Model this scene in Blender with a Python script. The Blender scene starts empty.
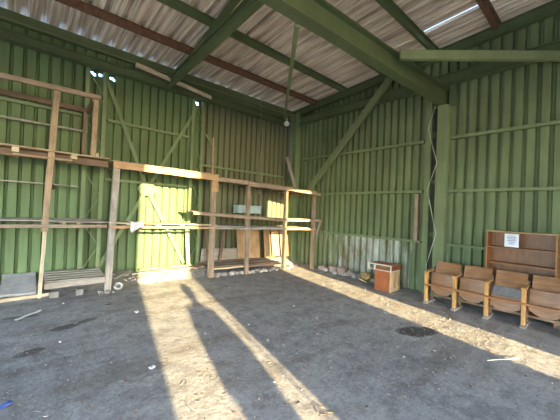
import bpy, bmesh, math, random
from mathutils import Vector, Matrix, noise
random.seed(7)
scn = bpy.context.scene
COL = scn.collection
V = Vector
PI = math.pi

# ------------------------------------------------------------------ materials
def new_mat(name):
    m = bpy.data.materials.new(name); m.use_nodes = True
    nt = m.node_tree; b = nt.nodes['Principled BSDF']
    return m, nt, b
def N(nt, t, **kw):
    n = nt.nodes.new(t)
    for k, v in kw.items():
        if k in n.inputs: n.inputs[k].default_value = v
        else: setattr(n, k, v)
    return n
def noise_n(nt, vec, scale, detail=4, rough=.55, dist=0):
    n = N(nt, 'ShaderNodeTexNoise'); n.inputs['Scale'].default_value = scale
    n.inputs['Detail'].default_value = detail; n.inputs['Roughness'].default_value = rough
    n.inputs['Distortion'].default_value = dist
    nt.links.new(vec, n.inputs['Vector']); return n.outputs['Fac']
def ramp(nt, fac, stops):
    r = N(nt, 'ShaderNodeValToRGB'); e = r.color_ramp.elements
    while len(e) < len(stops): e.new(.5)
    for i, (p, c) in enumerate(stops):
        e[i].position = p; e[i].color = (c[0], c[1], c[2], 1) if not isinstance(c, (int, float)) else (c, c, c, 1)
    nt.links.new(fac, r.inputs['Fac']); return r.outputs['Color']
def mix(nt, fac, a, b, mode='MIX'):
    n = N(nt, 'ShaderNodeMix', data_type='RGBA', blend_type=mode)
    for s, v in ((n.inputs[0], fac), (n.inputs[6], a), (n.inputs[7], b)):
        if isinstance(v, (int, float)): s.default_value = v
        elif isinstance(v, tuple): s.default_value = (v[0], v[1], v[2], 1)
        else: nt.links.new(v, s)
    return n.outputs[2]
def math_n(nt, op, a, b=0.0, clamp=False):
    n = N(nt, 'ShaderNodeMath', operation=op, use_clamp=clamp)
    for s, v in ((n.inputs[0], a), (n.inputs[1], b)):
        if isinstance(v, (int, float)): s.default_value = v
        else: nt.links.new(v, s)
    return n.outputs[0]
def mapped(nt, src, scale):
    m = N(nt, 'ShaderNodeMapping'); m.inputs['Scale'].default_value = scale
    nt.links.new(src, m.inputs['Vector']); return m.outputs['Vector']
def bump(nt, b, h, strength, dist=.01):
    n = N(nt, 'ShaderNodeBump'); n.inputs['Strength'].default_value = strength; n.inputs['Distance'].default_value = dist
    nt.links.new(h, n.inputs['Height']); nt.links.new(n.outputs['Normal'], b.inputs['Normal'])
def sep(nt, vec):
    s = N(nt, 'ShaderNodeSeparateXYZ'); nt.links.new(vec, s.inputs[0]); return s.outputs
def geo_pos(nt):
    return N(nt, 'ShaderNodeTexCoord').outputs['Object']

def wood(name, dark, light, rough=.75, grain=1.0):
    m, nt, b = new_mat(name)
    tc = N(nt, 'ShaderNodeTexCoord')
    g = noise_n(nt, mapped(nt, tc.outputs['UV'], (1.6*grain, 38, 1)), 1.0, 5, .6, .4)
    w = noise_n(nt, mapped(nt, tc.outputs['UV'], (3, 5, 1)), 1.3, 3, .6)
    c = ramp(nt, g, [(.3, dark), (.68, light)])
    c = mix(nt, ramp(nt, w, [(.42, 0.0), (.7, .55)]), c, tuple(x*.55 for x in dark))
    nt.links.new(c, b.inputs['Base Color']); b.inputs['Roughness'].default_value = rough
    bump(nt, b, g, .35, .004); return m
M = {}
M['wood_tan'] = wood('wood_tan', (.27, .185, .11), (.50, .37, .24))
M['wood_red'] = wood('wood_red', (.235, .165, .115), (.42, .32, .235))
M['wood_fresh'] = wood('wood_fresh', (.40, .235, .12), (.56, .36, .20))
M['wood_pale'] = wood('wood_pale', (.46, .37, .24), (.70, .60, .43))
M['wood_grey'] = wood('wood_grey', (.27, .235, .20), (.47, .43, .38))
M['wood_dark'] = wood('wood_dark', (.13, .08, .048), (.25, .165, .105))
M['wood_brown'] = wood('wood_brown', (.16, .105, .065), (.31, .215, .145))
M['ply_seat'] = wood('ply_seat', (.23, .10, .04), (.42, .22, .105), .42, 2)
M['ply_edge'] = wood('ply_edge', (.30, .20, .10), (.50, .36, .20), .6)
M['seat_post'] = wood('seat_post', (.46, .24, .075), (.64, .37, .14), .5)
M['veneer'] = wood('veneer', (.18, .065, .02), (.30, .12, .04), .4, 2)
M['veneer_orange'] = wood('veneer_orange', (.30, .085, .030), (.46, .15, .055), .4, 2)
M['veneer_light'] = wood('veneer_light', (.24, .095, .028), (.38, .17, .055), .45, 2)
M['chipboard'] = wood('chipboard', (.48, .34, .18), (.62, .47, .28), .6)
M['plywood'] = wood('plywood', (.40, .24, .12), (.58, .39, .22), .65)
M['hardboard'] = wood('hardboard', (.16, .09, .05), (.26, .155, .09), .7)

def flat(name, c, rough=.7, metal=0, var=.25, scale=9, bstr=.1):
    m, nt, b = new_mat(name)
    f = noise_n(nt, geo_pos(nt), scale, 5, .65)
    col = ramp(nt, f, [(.3, tuple(x*(1-var) for x in c)), (.7, tuple(min(1, x*(1+var)) for x in c))])
    nt.links.new(col, b.inputs['Base Color']); b.inputs['Roughness'].default_value = rough
    b.inputs['Metallic'].default_value = metal
    if bstr: bump(nt, b, f, bstr, .01)
    return m
M['paper'] = flat('paper', (.72, .74, .80), .8, var=.04)
M['ink'] = flat('ink', (.25, .34, .52), .8, var=.1)
M['edge_white'] = flat('edge_white', (.62, .60, .55), .6, var=.1)
M['grey_seat'] = flat('grey_seat', (.24, .23, .235), .7, var=.25, scale=14)
M['stone'] = flat('stone', (.24, .225, .21), .9, var=.35, scale=6, bstr=.5)
M['stone_pink'] = flat('stone_pink', (.36, .27, .235), .9, var=.3, scale=8, bstr=.5)
M['plaster'] = flat('plaster', (.42, .40, .37), .9, var=.2, scale=8, bstr=.4)
M['slab'] = flat('slab', (.36, .355, .36), .9, var=.25, scale=5, bstr=.4)
M['foam'] = flat('foam', (.40, .27, .10), .85, var=.3)
M['cloth_white'] = flat('cloth_white', (.75, .72, .70), .9, var=.1)
M['cable'] = flat('cable', (.36, .40, .33), .6, var=.1)
M['dark_hole'] = flat('dark_hole', (.03, .028, .026), .9, var=.1)
M['socket'] = flat('socket', (.5, .5, .46), .5, var=.05)
M['pale_blue'] = flat('pale_blue', (.42, .55, .54), .55, var=.12, scale=4)
M['jacket'] = flat('jacket', (.05, .055, .07), .85)
M['trousers'] = flat('trousers', (.08, .08, .10), .85)
M['skin'] = flat('skin', (.55, .36, .27), .55, var=.06)
M['hair'] = flat('hair', (.06, .04, .03), .6)
M['plastic_white'] = flat('plastic_white', (.70, .74, .72), .5, var=.06)
M['blue_plastic'] = flat('blue_plastic', (.10, .16, .45), .5, var=.2)

def paint_green(name, base, wear=.5, streak=True, peel=False, rust=.0, brown=False):
    m, nt, b = new_mat(name)
    p = geo_pos(nt); x, y, z = sep(nt, p)
    big = noise_n(nt, p, .9, 4, .6)
    vs = noise_n(nt, mapped(nt, p, (9, 9, .7)), 1.0, 5, .65)
    fine = noise_n(nt, p, 26, 4, .6)
    c = ramp(nt, big, [(.3, tuple(v*.78 for v in base)), (.7, tuple(v*1.2 for v in base))])
    c = mix(nt, math_n(nt, 'MULTIPLY', ramp(nt, vs, [(.38, 0.0), (.7, 1.0)]), .55*wear), c, (.07, .075, .03))
    c = mix(nt, math_n(nt, 'MULTIPLY', ramp(nt, fine, [(.55, 0.0), (.75, 1.0)]), .35*wear), c, (.20, .19, .12))
    if brown:   # the sheets right of the second laced column are an older, browner lot
        bx = math_n(nt, 'MULTIPLY', math_n(nt, 'GREATER_THAN', x, 3.38), ramp(nt, noise_n(nt, mapped(nt, p, (5, 1, .6)), 1.0, 4, .6), [(.30, .35), (.6, .95)]))
        c = mix(nt, bx, c, (.17, .165, .105))
    if rust:
        r = noise_n(nt, p, 2.2, 6, .7)
        c = mix(nt, math_n(nt, 'MULTIPLY', ramp(nt, r, [(.55, 0.0), (.72, 1.0)]), rust), c, (.17, .075, .035))
    if peel:   # paint has come away low down on the side wall, as on the real sheets
        n1 = noise_n(nt, mapped(nt, p, (3, 6.5, .9)), 1.0, 6, .7)
        zz = math_n(nt, 'MULTIPLY', math_n(nt, 'SUBTRACT', 1.12, z), 1.1, True)
        yy = math_n(nt, 'SUBTRACT', 1.0, math_n(nt, 'ABSOLUTE', math_n(nt, 'MULTIPLY', math_n(nt, 'SUBTRACT', y, 4.1), .5)), True)
        low = math_n(nt, 'GREATER_THAN', 1.06, z)
        k = math_n(nt, 'ADD', n1, math_n(nt, 'MULTIPLY', yy, .30))
        k = math_n(nt, 'MULTIPLY', ramp(nt, k, [(.60, 0.0), (.78, 1.0)]), low)
        n2 = noise_n(nt, mapped(nt, p, (5, 5, 1.2)), 1.0, 5, .7)
        pc = ramp(nt, n2, [(.35, (.20, .12, .06)), (.48, (.42, .42, .36)), (.62, (.60, .62, .58)), (.75, (.25, .42, .40))])
        c = mix(nt, math_n(nt, 'MULTIPLY', k, .85), c, pc)
    nt.links.new(c, b.inputs['Base Color']); b.inputs['Roughness'].default_value = .62
    b.inputs['Specular IOR Level'].default_value = .35
    bump(nt, b, vs, .15, .006); return m
M['sheet_back'] = paint_green('sheet_back', (.135, .215, .095), .8, rust=.25, brown=True)
M['sheet_right'] = paint_green('sheet_right', (.175, .225, .11), .8, peel=True)
M['steel'] = paint_green('steel', (.095, .132, .062), .6, rust=.12)
M['steel_light'] = paint_green('steel_light', (.185, .235, .12), .5, rust=.1)
M['steel_pale'] = paint_green('steel_pale', (.21, .285, .145), .5)
M['gap_shade'] = flat('gap_shade', (.05, .055, .035), .8)  # near-black colour that paints the shade between the column legs
M['rust'] = flat('rust', (.15, .075, .045), .85, var=.4, scale=12, bstr=.3)

def roof_mat():
    m, nt, b = new_mat('roof_sheet')
    p = geo_pos(nt)
    big = noise_n(nt, p, 1.1, 5, .6)
    st = noise_n(nt, mapped(nt, p, (21, .45, 1)), 1.0, 5, .7)
    c = ramp(nt, big, [(.3, (.80, .67, .56)), (.7, (.93, .82, .71))])
    c = mix(nt, math_n(nt, 'MULTIPLY', ramp(nt, st, [(.42, 0.0), (.62, 1.0)]), .75), c, (.25, .19, .14))  # stain streaks, strengthened to paint in the dark shading of the ribs
    nt.links.new(c, b.inputs['Base Color']); b.inputs['Roughness'].default_value = .42
    b.inputs['Metallic'].default_value = .0; b.inputs['Specular IOR Level'].default_value = .8
    return m
M['roof'] = roof_mat()

def floor_mat(name='dusty_floor', stain=True):
    m, nt, b = new_mat(name)
    p = geo_pos(nt); x, y, z = sep(nt, p)
    big = noise_n(nt, p, .55, 5, .6)
    mid = noise_n(nt, p, 4.5, 6, .68)
    fine = noise_n(nt, p, 30, 6, .75)
    trk = noise_n(nt, mapped(nt, p, (.35, 2.6, 1)), 1.0, 4, .6, .6)
    c = ramp(nt, big, [(.3, (.335, .325, .325)), (.7, (.435, .42, .415))])
    c = mix(nt, ramp(nt, mid, [(.36, .8), (.52, 0.0)]), c, (.22, .21, .205))
    c = mix(nt, ramp(nt, trk, [(.52, 0.0), (.64, .6)]), c, (.22, .195, .17))
    c = mix(nt, ramp(nt, mid, [(.58, 0.0), (.74, .5)]), c, (.54, .52, .50))
    c = mix(nt, ramp(nt, fine, [(.36, .5), (.5, 0.0)]), c, (.19, .18, .17))
    c = mix(nt, ramp(nt, fine, [(.54, 0.0), (.68, .45)]), c, (.60, .58, .56))
    vor = N(nt, 'ShaderNodeTexVoronoi', feature='F1'); vor.inputs['Scale'].default_value = 13
    nt.links.new(p, vor.inputs['Vector'])
    sp = ramp(nt, vor.outputs['Distance'], [(.05, 1.0), (.13, 0.0)])
    gate = noise_n(nt, p, 1.7, 3, .6)
    c = mix(nt, math_n(nt, 'MULTIPLY', sp, ramp(nt, gate, [(.50, 0.0), (.66, .8)])), c, (.62, .58, .52))
    v2 = N(nt, 'ShaderNodeTexVoronoi', feature='F1'); v2.inputs['Scale'].default_value = 6.5
    nt.links.new(mapped(nt, p, (1, 1.7, 1)), v2.inputs['Vector'])
    d2 = ramp(nt, math_n(nt, 'ADD', v2.outputs['Distance'], math_n(nt, 'MULTIPLY', mid, .35)), [(.20, 1.0), (.27, 0.0)])
    g2 = noise_n(nt, p, 1.1, 3, .6)
    dk = math_n(nt, 'MULTIPLY', d2, ramp(nt, g2, [(.52, 0.0), (.60, .9)]))
    c = mix(nt, dk, c, (.085, .075, .065))
    # cracks
    cr = N(nt, 'ShaderNodeTexVoronoi', feature='DISTANCE_TO_EDGE'); cr.inputs['Scale'].default_value = 1.3
    wob = N(nt, 'ShaderNodeVectorMath', operation='ADD'); nt.links.new(p, wob.inputs[0])
    nz = N(nt, 'ShaderNodeTexNoise'); nz.inputs['Scale'].default_value = 2.2; nz.inputs['Detail'].default_value = 5
    nt.links.new(p, nz.inputs['Vector'])
    nt.links.new(mapped(nt, nz.outputs['Color'], (.7, .7, 0)), wob.inputs[1])
    nt.links.new(wob.outputs[0], cr.inputs['Vector'])
    ck = ramp(nt, cr.outputs['Distance'], [(.002, 1.0), (.008, 0.0)])
    ckg = math_n(nt, 'MULTIPLY', ck, ramp(nt, noise_n(nt, p, 1.4, 2), [(.60, 0.0), (.68, .5)]))
    c = mix(nt, ckg, c, (.10, .085, .07))
    if stain:   # oil stain on the floor in front of the seats, and small ones at the left
        def ell(cx_, cy_, rx, ry, a):
            dx_ = math_n(nt, 'SUBTRACT', x, cx_); dy_ = math_n(nt, 'SUBTRACT', y, cy_)
            ca, sa = math.cos(a), math.sin(a)
            u = math_n(nt, 'ADD', math_n(nt, 'MULTIPLY', dx_, ca/rx), math_n(nt, 'MULTIPLY', dy_, sa/rx))
            v = math_n(nt, 'ADD', math_n(nt, 'MULTIPLY', dx_, -sa/ry), math_n(nt, 'MULTIPLY', dy_, ca/ry))
            r = math_n(nt, 'ADD', math_n(nt, 'MULTIPLY', u, u), math_n(nt, 'MULTIPLY', v, v))
            r = math_n(nt, 'ADD', r, math_n(nt, 'MULTIPLY', math_n(nt, 'SUBTRACT', mid, .5), 1.3))
            return ramp(nt, r, [(.62, 1.0), (1.0, 0.0)])
        for (a1, a2, rx, ry, an, k) in ((4.22, 1.76, .34, .19, -.45, .9), (.48, 4.62, .17, .09, .1, .8), (.74, 4.72, .15, .07, .4, .75),
                                        (.12, 4.05, .16, .09, .3, .7), (.06, 5.35, .22, .07, -.2, .6), (1.1, 5.3, .05, .05, 0, .7),
                                        (3.0, .62, .30, .10, -.6, .25), (3.5, 2.6, .7, .10, -.3, .25)):
            c = mix(nt, math_n(nt, 'MULTIPLY', ell(a1, a2, rx, ry, an), k), c, (.07, .066, .06))
    grit = noise_n(nt, p, 11, 6, .8)
    c = mix(nt, ramp(nt, grit, [(.34, .6), (.46, 0.0)]), c, (.15, .14, .13))
    c = mix(nt, ramp(nt, grit, [(.56, 0.0), (.68, .4)]), c, (.62, .60, .58))
    nt.links.new(c, b.inputs['Base Color']); b.inputs['Roughness'].default_value = .9
    b.inputs['Specular IOR Level'].default_value = .2
    h = math_n(nt, 'ADD', math_n(nt, 'MULTIPLY', mid, 1.2), math_n(nt, 'MULTIPLY', fine, .5))
    h = math_n(nt, 'SUBTRACT', h, math_n(nt, 'MULTIPLY', ckg, 1.0))
    bump(nt, b, h, .7, .016); return m
M['floor'] = floor_mat()
M['ground'] = flat('yard_concrete', (.36, .33, .28), .9, var=.12, scale=2)

m, nt, b = new_mat('bulb_glass')
b.inputs['Base Color'].default_value = (.95, .95, .93, 1); b.inputs['Roughness'].default_value = .25
M['bulb'] = m

# ------------------------------------------------------------------ mesh builder
class MB:
    def __init__(s): s.v = []; s.f = []; s.uv = []; s.mi = []
    def quad(s, idx, uvs, mi=0): s.f.append(idx); s.uv.append(uvs); s.mi.append(mi)
    def bar(s, A, B, w, h, up=(0, 0, 1), seg=1, jit=0, w2=None, h2=None, mi=0):
        """a bar from A to B; w across, h along the up direction; may taper and bow"""
        A = V(A); B = V(B); d = (B-A); L = d.length; d.normalize()
        up = V(up)
        if abs(d.dot(up.normalized())) > .95: up = V((0, 1, 0)) if abs(d.y) < .9 else V((1, 0, 0))
        side = d.cross(up).normalized(); u2 = side.cross(d).normalized()
        w2 = w if w2 is None else w2; h2 = h if h2 is None else h2
        base = len(s.v); o = random.random()*20
        for i in range(seg+1):
            t = i/seg; c = A.lerp(B, t)
            if 0 < i < seg and jit: c = c + side*random.uniform(-jit, jit)+u2*random.uniform(-jit, jit)
            ww = (w+(w2-w)*t)/2; hh = (h+(h2-h)*t)/2
            for (a, b_) in ((-1, -1), (1, -1), (1, 1), (-1, 1)):
                s.v.append(c+side*ww*a+u2*hh*b_)
        cir = [0, w, w+h, 2*w+h, 2*w+2*h]
        for i in range(seg):
            for k in range(4):
                a = base+i*4+k; b_ = base+i*4+(k+1) % 4
                u0 = L*i/seg+o; u1 = L*(i+1)/seg+o
                s.quad((a, b_, b_+4, a+4), ((u0, cir[k]+o), (u0, cir[k+1]+o), (u1, cir[k+1]+o), (u1, cir[k]+o)), mi)
        e = base+seg*4
        s.quad((base+3, base+2, base+1, base), ((o, o), (o+w, o), (o+w, o+h), (o, o+h)), mi)
        s.quad((e, e+1, e+2, e+3), ((o, o), (o+w, o), (o+w, o+h), (o, o+h)), mi)
        return s
    def box(s, lo, hi, mi=0):
        lo = V(lo); hi = V(hi); d = hi-lo; c = (lo+hi)/2
        ax = max(range(3), key=lambda i: d[i])
        if ax == 0: s.bar((lo.x, c.y, c.z), (hi.x, c.y, c.z), d.y, d.z, mi=mi)
        elif ax == 1: s.bar((c.x, lo.y, c.z), (c.x, hi.y, c.z), d.x, d.z, mi=mi)
        else: s.bar((c.x, c.y, lo.z), (c.x, c.y, hi.z), d.x, d.y, up=(0, 1, 0), mi=mi)
        return s
    def tube(s, pts, r, n=8, mi=0, cap=True):
        pts = [V(p) for p in pts]; base = len(s.v)
        rs = r if isinstance(r, (list, tuple)) else [r]*len(pts)
        for i, p in enumerate(pts):
            d = (pts[min(i+1, len(pts)-1)]-pts[max(i-1, 0)]).normalized()
            a = V((0, 0, 1)) if abs(d.z) < .9 else V((1, 0, 0))
            x = d.cross(a).normalized(); y = x.cross(d)
            for k in range(n):
                t = 2*PI*k/n; s.v.append(p+(x*math.cos(t)+y*math.sin(t))*rs[i])
        for i in range(len(pts)-1):
            for k in range(n):
                a = base+i*n+k; b_ = base+i*n+(k+1) % n
                s.quad((a, b_, b_+n, a+n), ((i, k), (i, k+1), (i+1, k+1), (i+1, k)), mi)
        if cap:
            s.f.append(tuple(base+k for k in reversed(range(n)))); s.uv.append([(0, 0)]*n); s.mi.append(mi)
            e = base+(len(pts)-1)*n
            s.f.append(tuple(e+k for k in range(n))); s.uv.append([(0, 0)]*n); s.mi.append(mi)
        return s
    def build(s, name, mats, parent=None, bevel=0, smooth=False, solid=0):
        me = bpy.data.meshes.new(name)
        org = V(parent.location) if parent else V((0, 0, 0))
        me.from_pydata([tuple(p-org) for p in s.v], [], [tuple(f) for f in s.f])
        uvl = me.uv_layers.new(name='UVMap'); k = 0
        for f in s.uv:
            for u in f: uvl.data[k].uv = u; k += 1
        for m_ in (mats if isinstance(mats, list) else [mats]): me.materials.append(m_)
        for p, mi in zip(me.polygons, s.mi): p.material_index = mi; p.use_smooth = smooth
        me.update()
        bm = bmesh.new(); bm.from_mesh(me); bmesh.ops.recalc_face_normals(bm, faces=bm.faces); bm.to_mesh(me); bm.free()
        o = bpy.data.objects.new(name, me); COL.objects.link(o)
        if parent: o.parent = parent
        if bevel:
            md = o.modifiers.new('Bevel', 'BEVEL'); md.width = bevel; md.segments = 2; md.limit_method = 'ANGLE'
        if solid:
            md = o.modifiers.new('Solid', 'SOLIDIFY'); md.thickness = solid; md.offset = 0
        return o
def thing(name, label, cat, loc, group=None):
    o = bpy.data.objects.new(name, None); COL.objects.link(o); o.location = loc
    o.empty_display_size = .1
    o['label'] = label; o['category'] = cat
    if group: o['group'] = group
    return o
def tag(o, label, cat, group=None, kind=None):
    o['label'] = label; o['category'] = cat
    if group: o['group'] = group
    if kind: o['kind'] = kind
    return o
def center(o):
    """origin of a one-mesh thing goes to the foot of its own shape"""
    me = o.data; xs = [v.co for v in me.vertices]
    c = V((sum(v.x for v in xs)/len(xs), sum(v.y for v in xs)/len(xs), min(v.z for v in xs)))
    me.transform(Matrix.Translation(-c)); o.location = V(o.location)+c; return o
def struct(o): o['kind'] = 'structure'; return o

# ------------------------------------------------------------------ key dimensions
XR, YB = 6.56, 6.98          # side wall and back wall sheets
YF, XL = -3.0, -5.0          # front wall with the two gateways, unseen left side opened up to admit skylight
def roof_z(y): return 4.86+.07*(6.9-y)

def bank(x, y):
    """loose earth banked up against the walls"""
    def ss(a, b_, t):
        t = max(0, min(1, (t-a)/(b_-a))); return t*t*(3-2*t)
    k = .10 if x < 0.3 else .13
    z = ss(6.25, 6.9, y)*k*(1 if x < 5.2 else 1.3)
    z += ss(6.05, 6.5, x)*.04*ss(3, 4.5, y)
    z += .05*ss(6.1, 6.6, y)*max(0, noise.noise(V((x*2.2, y*2.2, 1))))*2
    z += .012*noise.noise(V((x*.9, y*.9, 3)))+.006*noise.noise(V((x*4, y*4, 5)))+.003*noise.noise(V((x*13, y*13, 8)))
    return z

# ------------------------------------------------------------------ setting
def grid_floor():
    me = bpy.data.meshes.new('floor'); vs = []; fs = []
    xs = [XL+i*.25 for i in range(int((-.8-XL)/.25))]+[-.8+i*.05 for i in range(148)]
    ys = [YF+i*.25 for i in range(13)]+[.25+i*.05 for i in range(136)]
    for y in ys:
        for x in xs: vs.append((x, y, bank(x, y)))
    n = len(xs)
    for j in range(len(ys)-1):
        for i in range(n-1): a = j*n+i; fs.append((a, a+1, a+n+1, a+n))
    me.from_pydata(vs, [], fs); me.materials.append(M['floor'])
    for p in me.polygons: p.use_smooth = True
    o = bpy.data.objects.new('floor', me); COL.objects.link(o); struct(o)
grid_floor()
g = MB(); g.box((-40, -40, -.30), (40, YF, -.03)); g.box((-40, YF, -.30), (XL, 20, -.03)); g.box((XL, YF, -.30), (XR+.2, 7.1, -.06))
g.box((XR+.2, YF, -.30), (40, 20, -.03)); g.box((XL, 7.1, -.30), (XR+.2, 20, -.03))
struct(g.build('ground', M['ground']))

def corrugated(name, mat, a0, a1, axis, plane, z0, z1, pitch=.178, depth=.034, flat_=.5, holes=(), rows=None, zfun=None, ph=0, sl=.11):
    """profiled sheet. axis 'x' or 'y' is the run direction of the wall; flat_ = share of the pitch that is the near flat"""
    out = max(.04, 1-flat_-2*sl)
    brk = [0, flat_, flat_+sl, flat_+sl+out]
    hts = [0, 0, 1, 1]
    pts = []; k = math.floor(a0/pitch)-1
    while True:
        done = False
        for b_, h in zip(brk, hts):
            a = (k+b_)*pitch+ph
            if a < a0: continue
            if a > a1: done = True; break
            pts.append((a, h))
        if done: break
        k += 1
    for h in holes:      # extra profile points at the sides of every opening
        for e in (h[0], h[1]):
            for i in range(len(pts)-1):
                if pts[i][0] < e-1e-4 and e+1e-4 < pts[i+1][0]:
                    t = (e-pts[i][0])/(pts[i+1][0]-pts[i][0]); pts.insert(i+1, (e, pts[i][1]+(pts[i+1][1]-pts[i][1])*t)); break
    rows = sorted(set([z0, z1]+list(rows or [])))
    mb = MB()
    for r in rows:
        for (a, h) in pts:
            off = h*depth
            z = r if zfun is None or r != z1 else zfun(a)
            mb.v.append(V((a, plane+off, z)) if axis == 'x' else V((plane+off, a, z)))
    n = len(pts)
    for j in range(len(rows)-1):
        zm = (rows[j]+rows[j+1])/2
        for i in range(n-1):
            am = (pts[i][0]+pts[i+1][0])/2
            if any(h[0] < am < h[1] and h[2] < zm < h[3] for h in holes): continue
            a = j*n+i
            mb.quad((a, a+1, a+n+1, a+n), ((0, 0), (1, 0), (1, 1), (0, 1)))
    return mb.build(name, mat, solid=.004)
# back wall: narrow gaps by the laced columns and small holes under the girder let daylight in
hb = [(.955, 1.05, 4.21, 4.26), (1.10, 1.155, 4.21, 4.26), (1.30, 1.40, 4.21, 4.26), (3.18, 3.28, 4.20, 4.27)]
struct(corrugated('wall_back', M['sheet_back'], XL, XR+.05, 'x', YB, -.05, 4.80, depth=.062, flat_=.66, sl=.08, holes=hb, rows=[4.20, 4.21, 4.26, 4.27]))
struct(corrugated('wall_right', M['sheet_right'], YF, YB+.04, 'y', XR, -.05, 5.0, depth=.075, flat_=.58, sl=.09, rows=[1.1, 2.2, 3.3],
                  zfun=lambda y: roof_z(y)-.02))
# front wall behind the camera with the two open gateways the sun shines through
OP = [(-.20, .97, 4.28), (3.44, 4.17, 3.95)]
holes = [(a, b_, -.1, t) for a, b_, t in OP]
struct(corrugated('wall_front', M['sheet_back'], XL, XR, 'x', YF-.03, .56, roof_z(YF)+.02, flat_=.5, holes=holes, rows=[3.95, 4.28]))  # raised sheet: low gap added so sunlit floor bounces light to the roof
struct(corrugated('wall_left', M['sheet_back'], YF, YB, 'y', XL-.03, -.05, 5.0, flat_=.5, holes=[(-2.9, 5.2, -.1, 2.9)], rows=[2.9],  # wide opening out of view, added to let cool skylight in
                  zfun=lambda y: roof_z(y)-.02))
i = 0
for a, b_, t in OP:
    mb = MB()
    if i == 0: mb.tube([(.885, YF, 0), (.885, YF, 4.28)], .011, 8)
    for x in (a-.03, b_+.03): mb.box((x-.04, YF-.01, 0), (x+.04, YF+.07, t+.08))
    mb.box((a+.01, YF-.01, t), (b_-.01, YF+.07, t+.08)); i += 1
    struct(mb.build('trim_%d' % i, M['steel']))

def roof():
    mb = MB(); pitch = .27; prof = [(0, 0), (.13, 0), (.19, .3), (.30, .3), (.36, 0), (.50, 0), (.58, 1), (.92, 1)]
    xs = []; k = int(XL/pitch)-2
    while k*pitch < XR+.05:
        for b_, h in prof: xs.append(((k+b_)*pitch, h))
        k += 1
    ys = [-3.4, -1, .6, 1.35, 2.45, 4.2, 7.2]
    for y in ys:
        for x, h in xs: mb.v.append(V((x, y, roof_z(y)+.085*h)))
    n = len(xs)
    for j in range(len(ys)-1):
        for i in range(n-1):
            xm = (xs[i][0]+xs[i+1][0])/2; ym = (ys[j]+ys[j+1])/2
            if 5.66 < xm < 5.72 and 1.35 < ym < 2.45: continue
            a = j*n+i; mb.quad((a, a+1, a+n+1, a+n), ((0, 0),)*4)
    return struct(mb.build('ceiling', M['roof'], solid=.004))
roof()

# ------------------------------------------------------------------ steelwork
def ibeam(root, A, B, h, w, mat, up=(0, 0, 1), tf=.016, tw=.012, names=('web', 'top_flange', 'bottom_flange')):
    A = V(A); B = V(B); d = (B-A).normalized(); side = d.cross(V(up)).normalized(); u = side.cross(d)
    MB().bar(A, B, tw, h-2*tf, up=u).build(names[0], mat, root)
    for s, nm in ((1, names[1]), (-1, names[2])):
        o = u*(h/2-tf/2)*s
        MB().bar(A+o, B+o, w, tf, up=u).build(nm, mat, root, bevel=.003)

t = thing('roof_beam', 'heavy green steel I-beam running overhead from upper middle to the right wall column', 'beam', (0, 2.5, 3.8))
ibeam(t, (-4.9, 2.82, 4.05), (6.50, 2.31, 4.07), .33, .18, M['steel'], tf=.02)
t = thing('eave_girder', 'dark green steel girder along the top of the back wall', 'beam', (0, 6.75, 4.3))
ibeam(t, (XL+.1, 6.78, 4.37), (6.28, 6.78, 4.37), .17, .16, M['steel'])
MB().box((1.75, 6.84, 4.40), (6.25, 6.855, 4.64)).build('fascia_panel', M['steel'], t)
t = thing('eave_rail', 'thin green rail right under the wavy roof edge of the back wall', 'beam', (0, 6.8, 4.66))
MB().box((XL+.1, 6.88, 4.66), (6.5, 6.96, 4.852)).build('channel', M['steel'], t)
MB().box((XL+.1, 6.82, 4.655), (6.5, 6.88, 4.675)).build('lip', M['steel_light'], t)
t = thing('gable_girder', 'green horizontal steel girder across the top of the right wall', 'beam', (6.45, 3, 4.3))
ibeam(t, (6.46, -2.9, 4.44), (6.46, 6.5, 4.44), .22, .14, M['steel'])
t = thing('rake_beam', 'green sloping beam under the roof edge above the right wall', 'beam', (6.45, 3, 4.9))
a = V((6.47, -2.9, roof_z(-2.9)-.15)); b_ = V((6.47, 6.85, roof_z(6.85)-.15))
ibeam(t, a, b_, .20, .12, M['steel'])
purl = [(5.88, 'rust', 'rusty brown purlin nearest the back wall, under the roof sheets', 'steel'),
        (4.82, 'green', 'green purlin crossing the roof between the rusty purlin and the big beam', 'steel'),
        (3.66, 'green', 'green purlin almost hidden above the heavy roof beam', 'steel'),
        (2.52, 'green', 'green purlin running to the right wall beyond the heavy roof beam', 'steel'),
        (1.46, 'rust', 'short rusty purlin at the upper right of the roof', 'steel'),
        (.35, 'green', 'green purlin overhead near the camera, above the frame', 'steel')]
for y, k, lab, _ in purl:
    z = roof_z(y)-.065; mt = M['rust'] if k == 'rust' else M['steel']
    t = thing('purlin', lab, 'purlin', (0, y, z-.06))
    MB().bar((XL, y, z), (XR-.06, y, z), .012, .10).build('web', mt, t)
    MB().bar((XL, y-.025, z+.054), (XR-.06, y-.025, z+.054), .062, .010).build('top_flange', mt, t)
    MB().bar((XL, y+.025, z-.054), (XR-.06, y+.025, z-.054), .062, .010).build('bottom_flange', mt, t)
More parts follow.
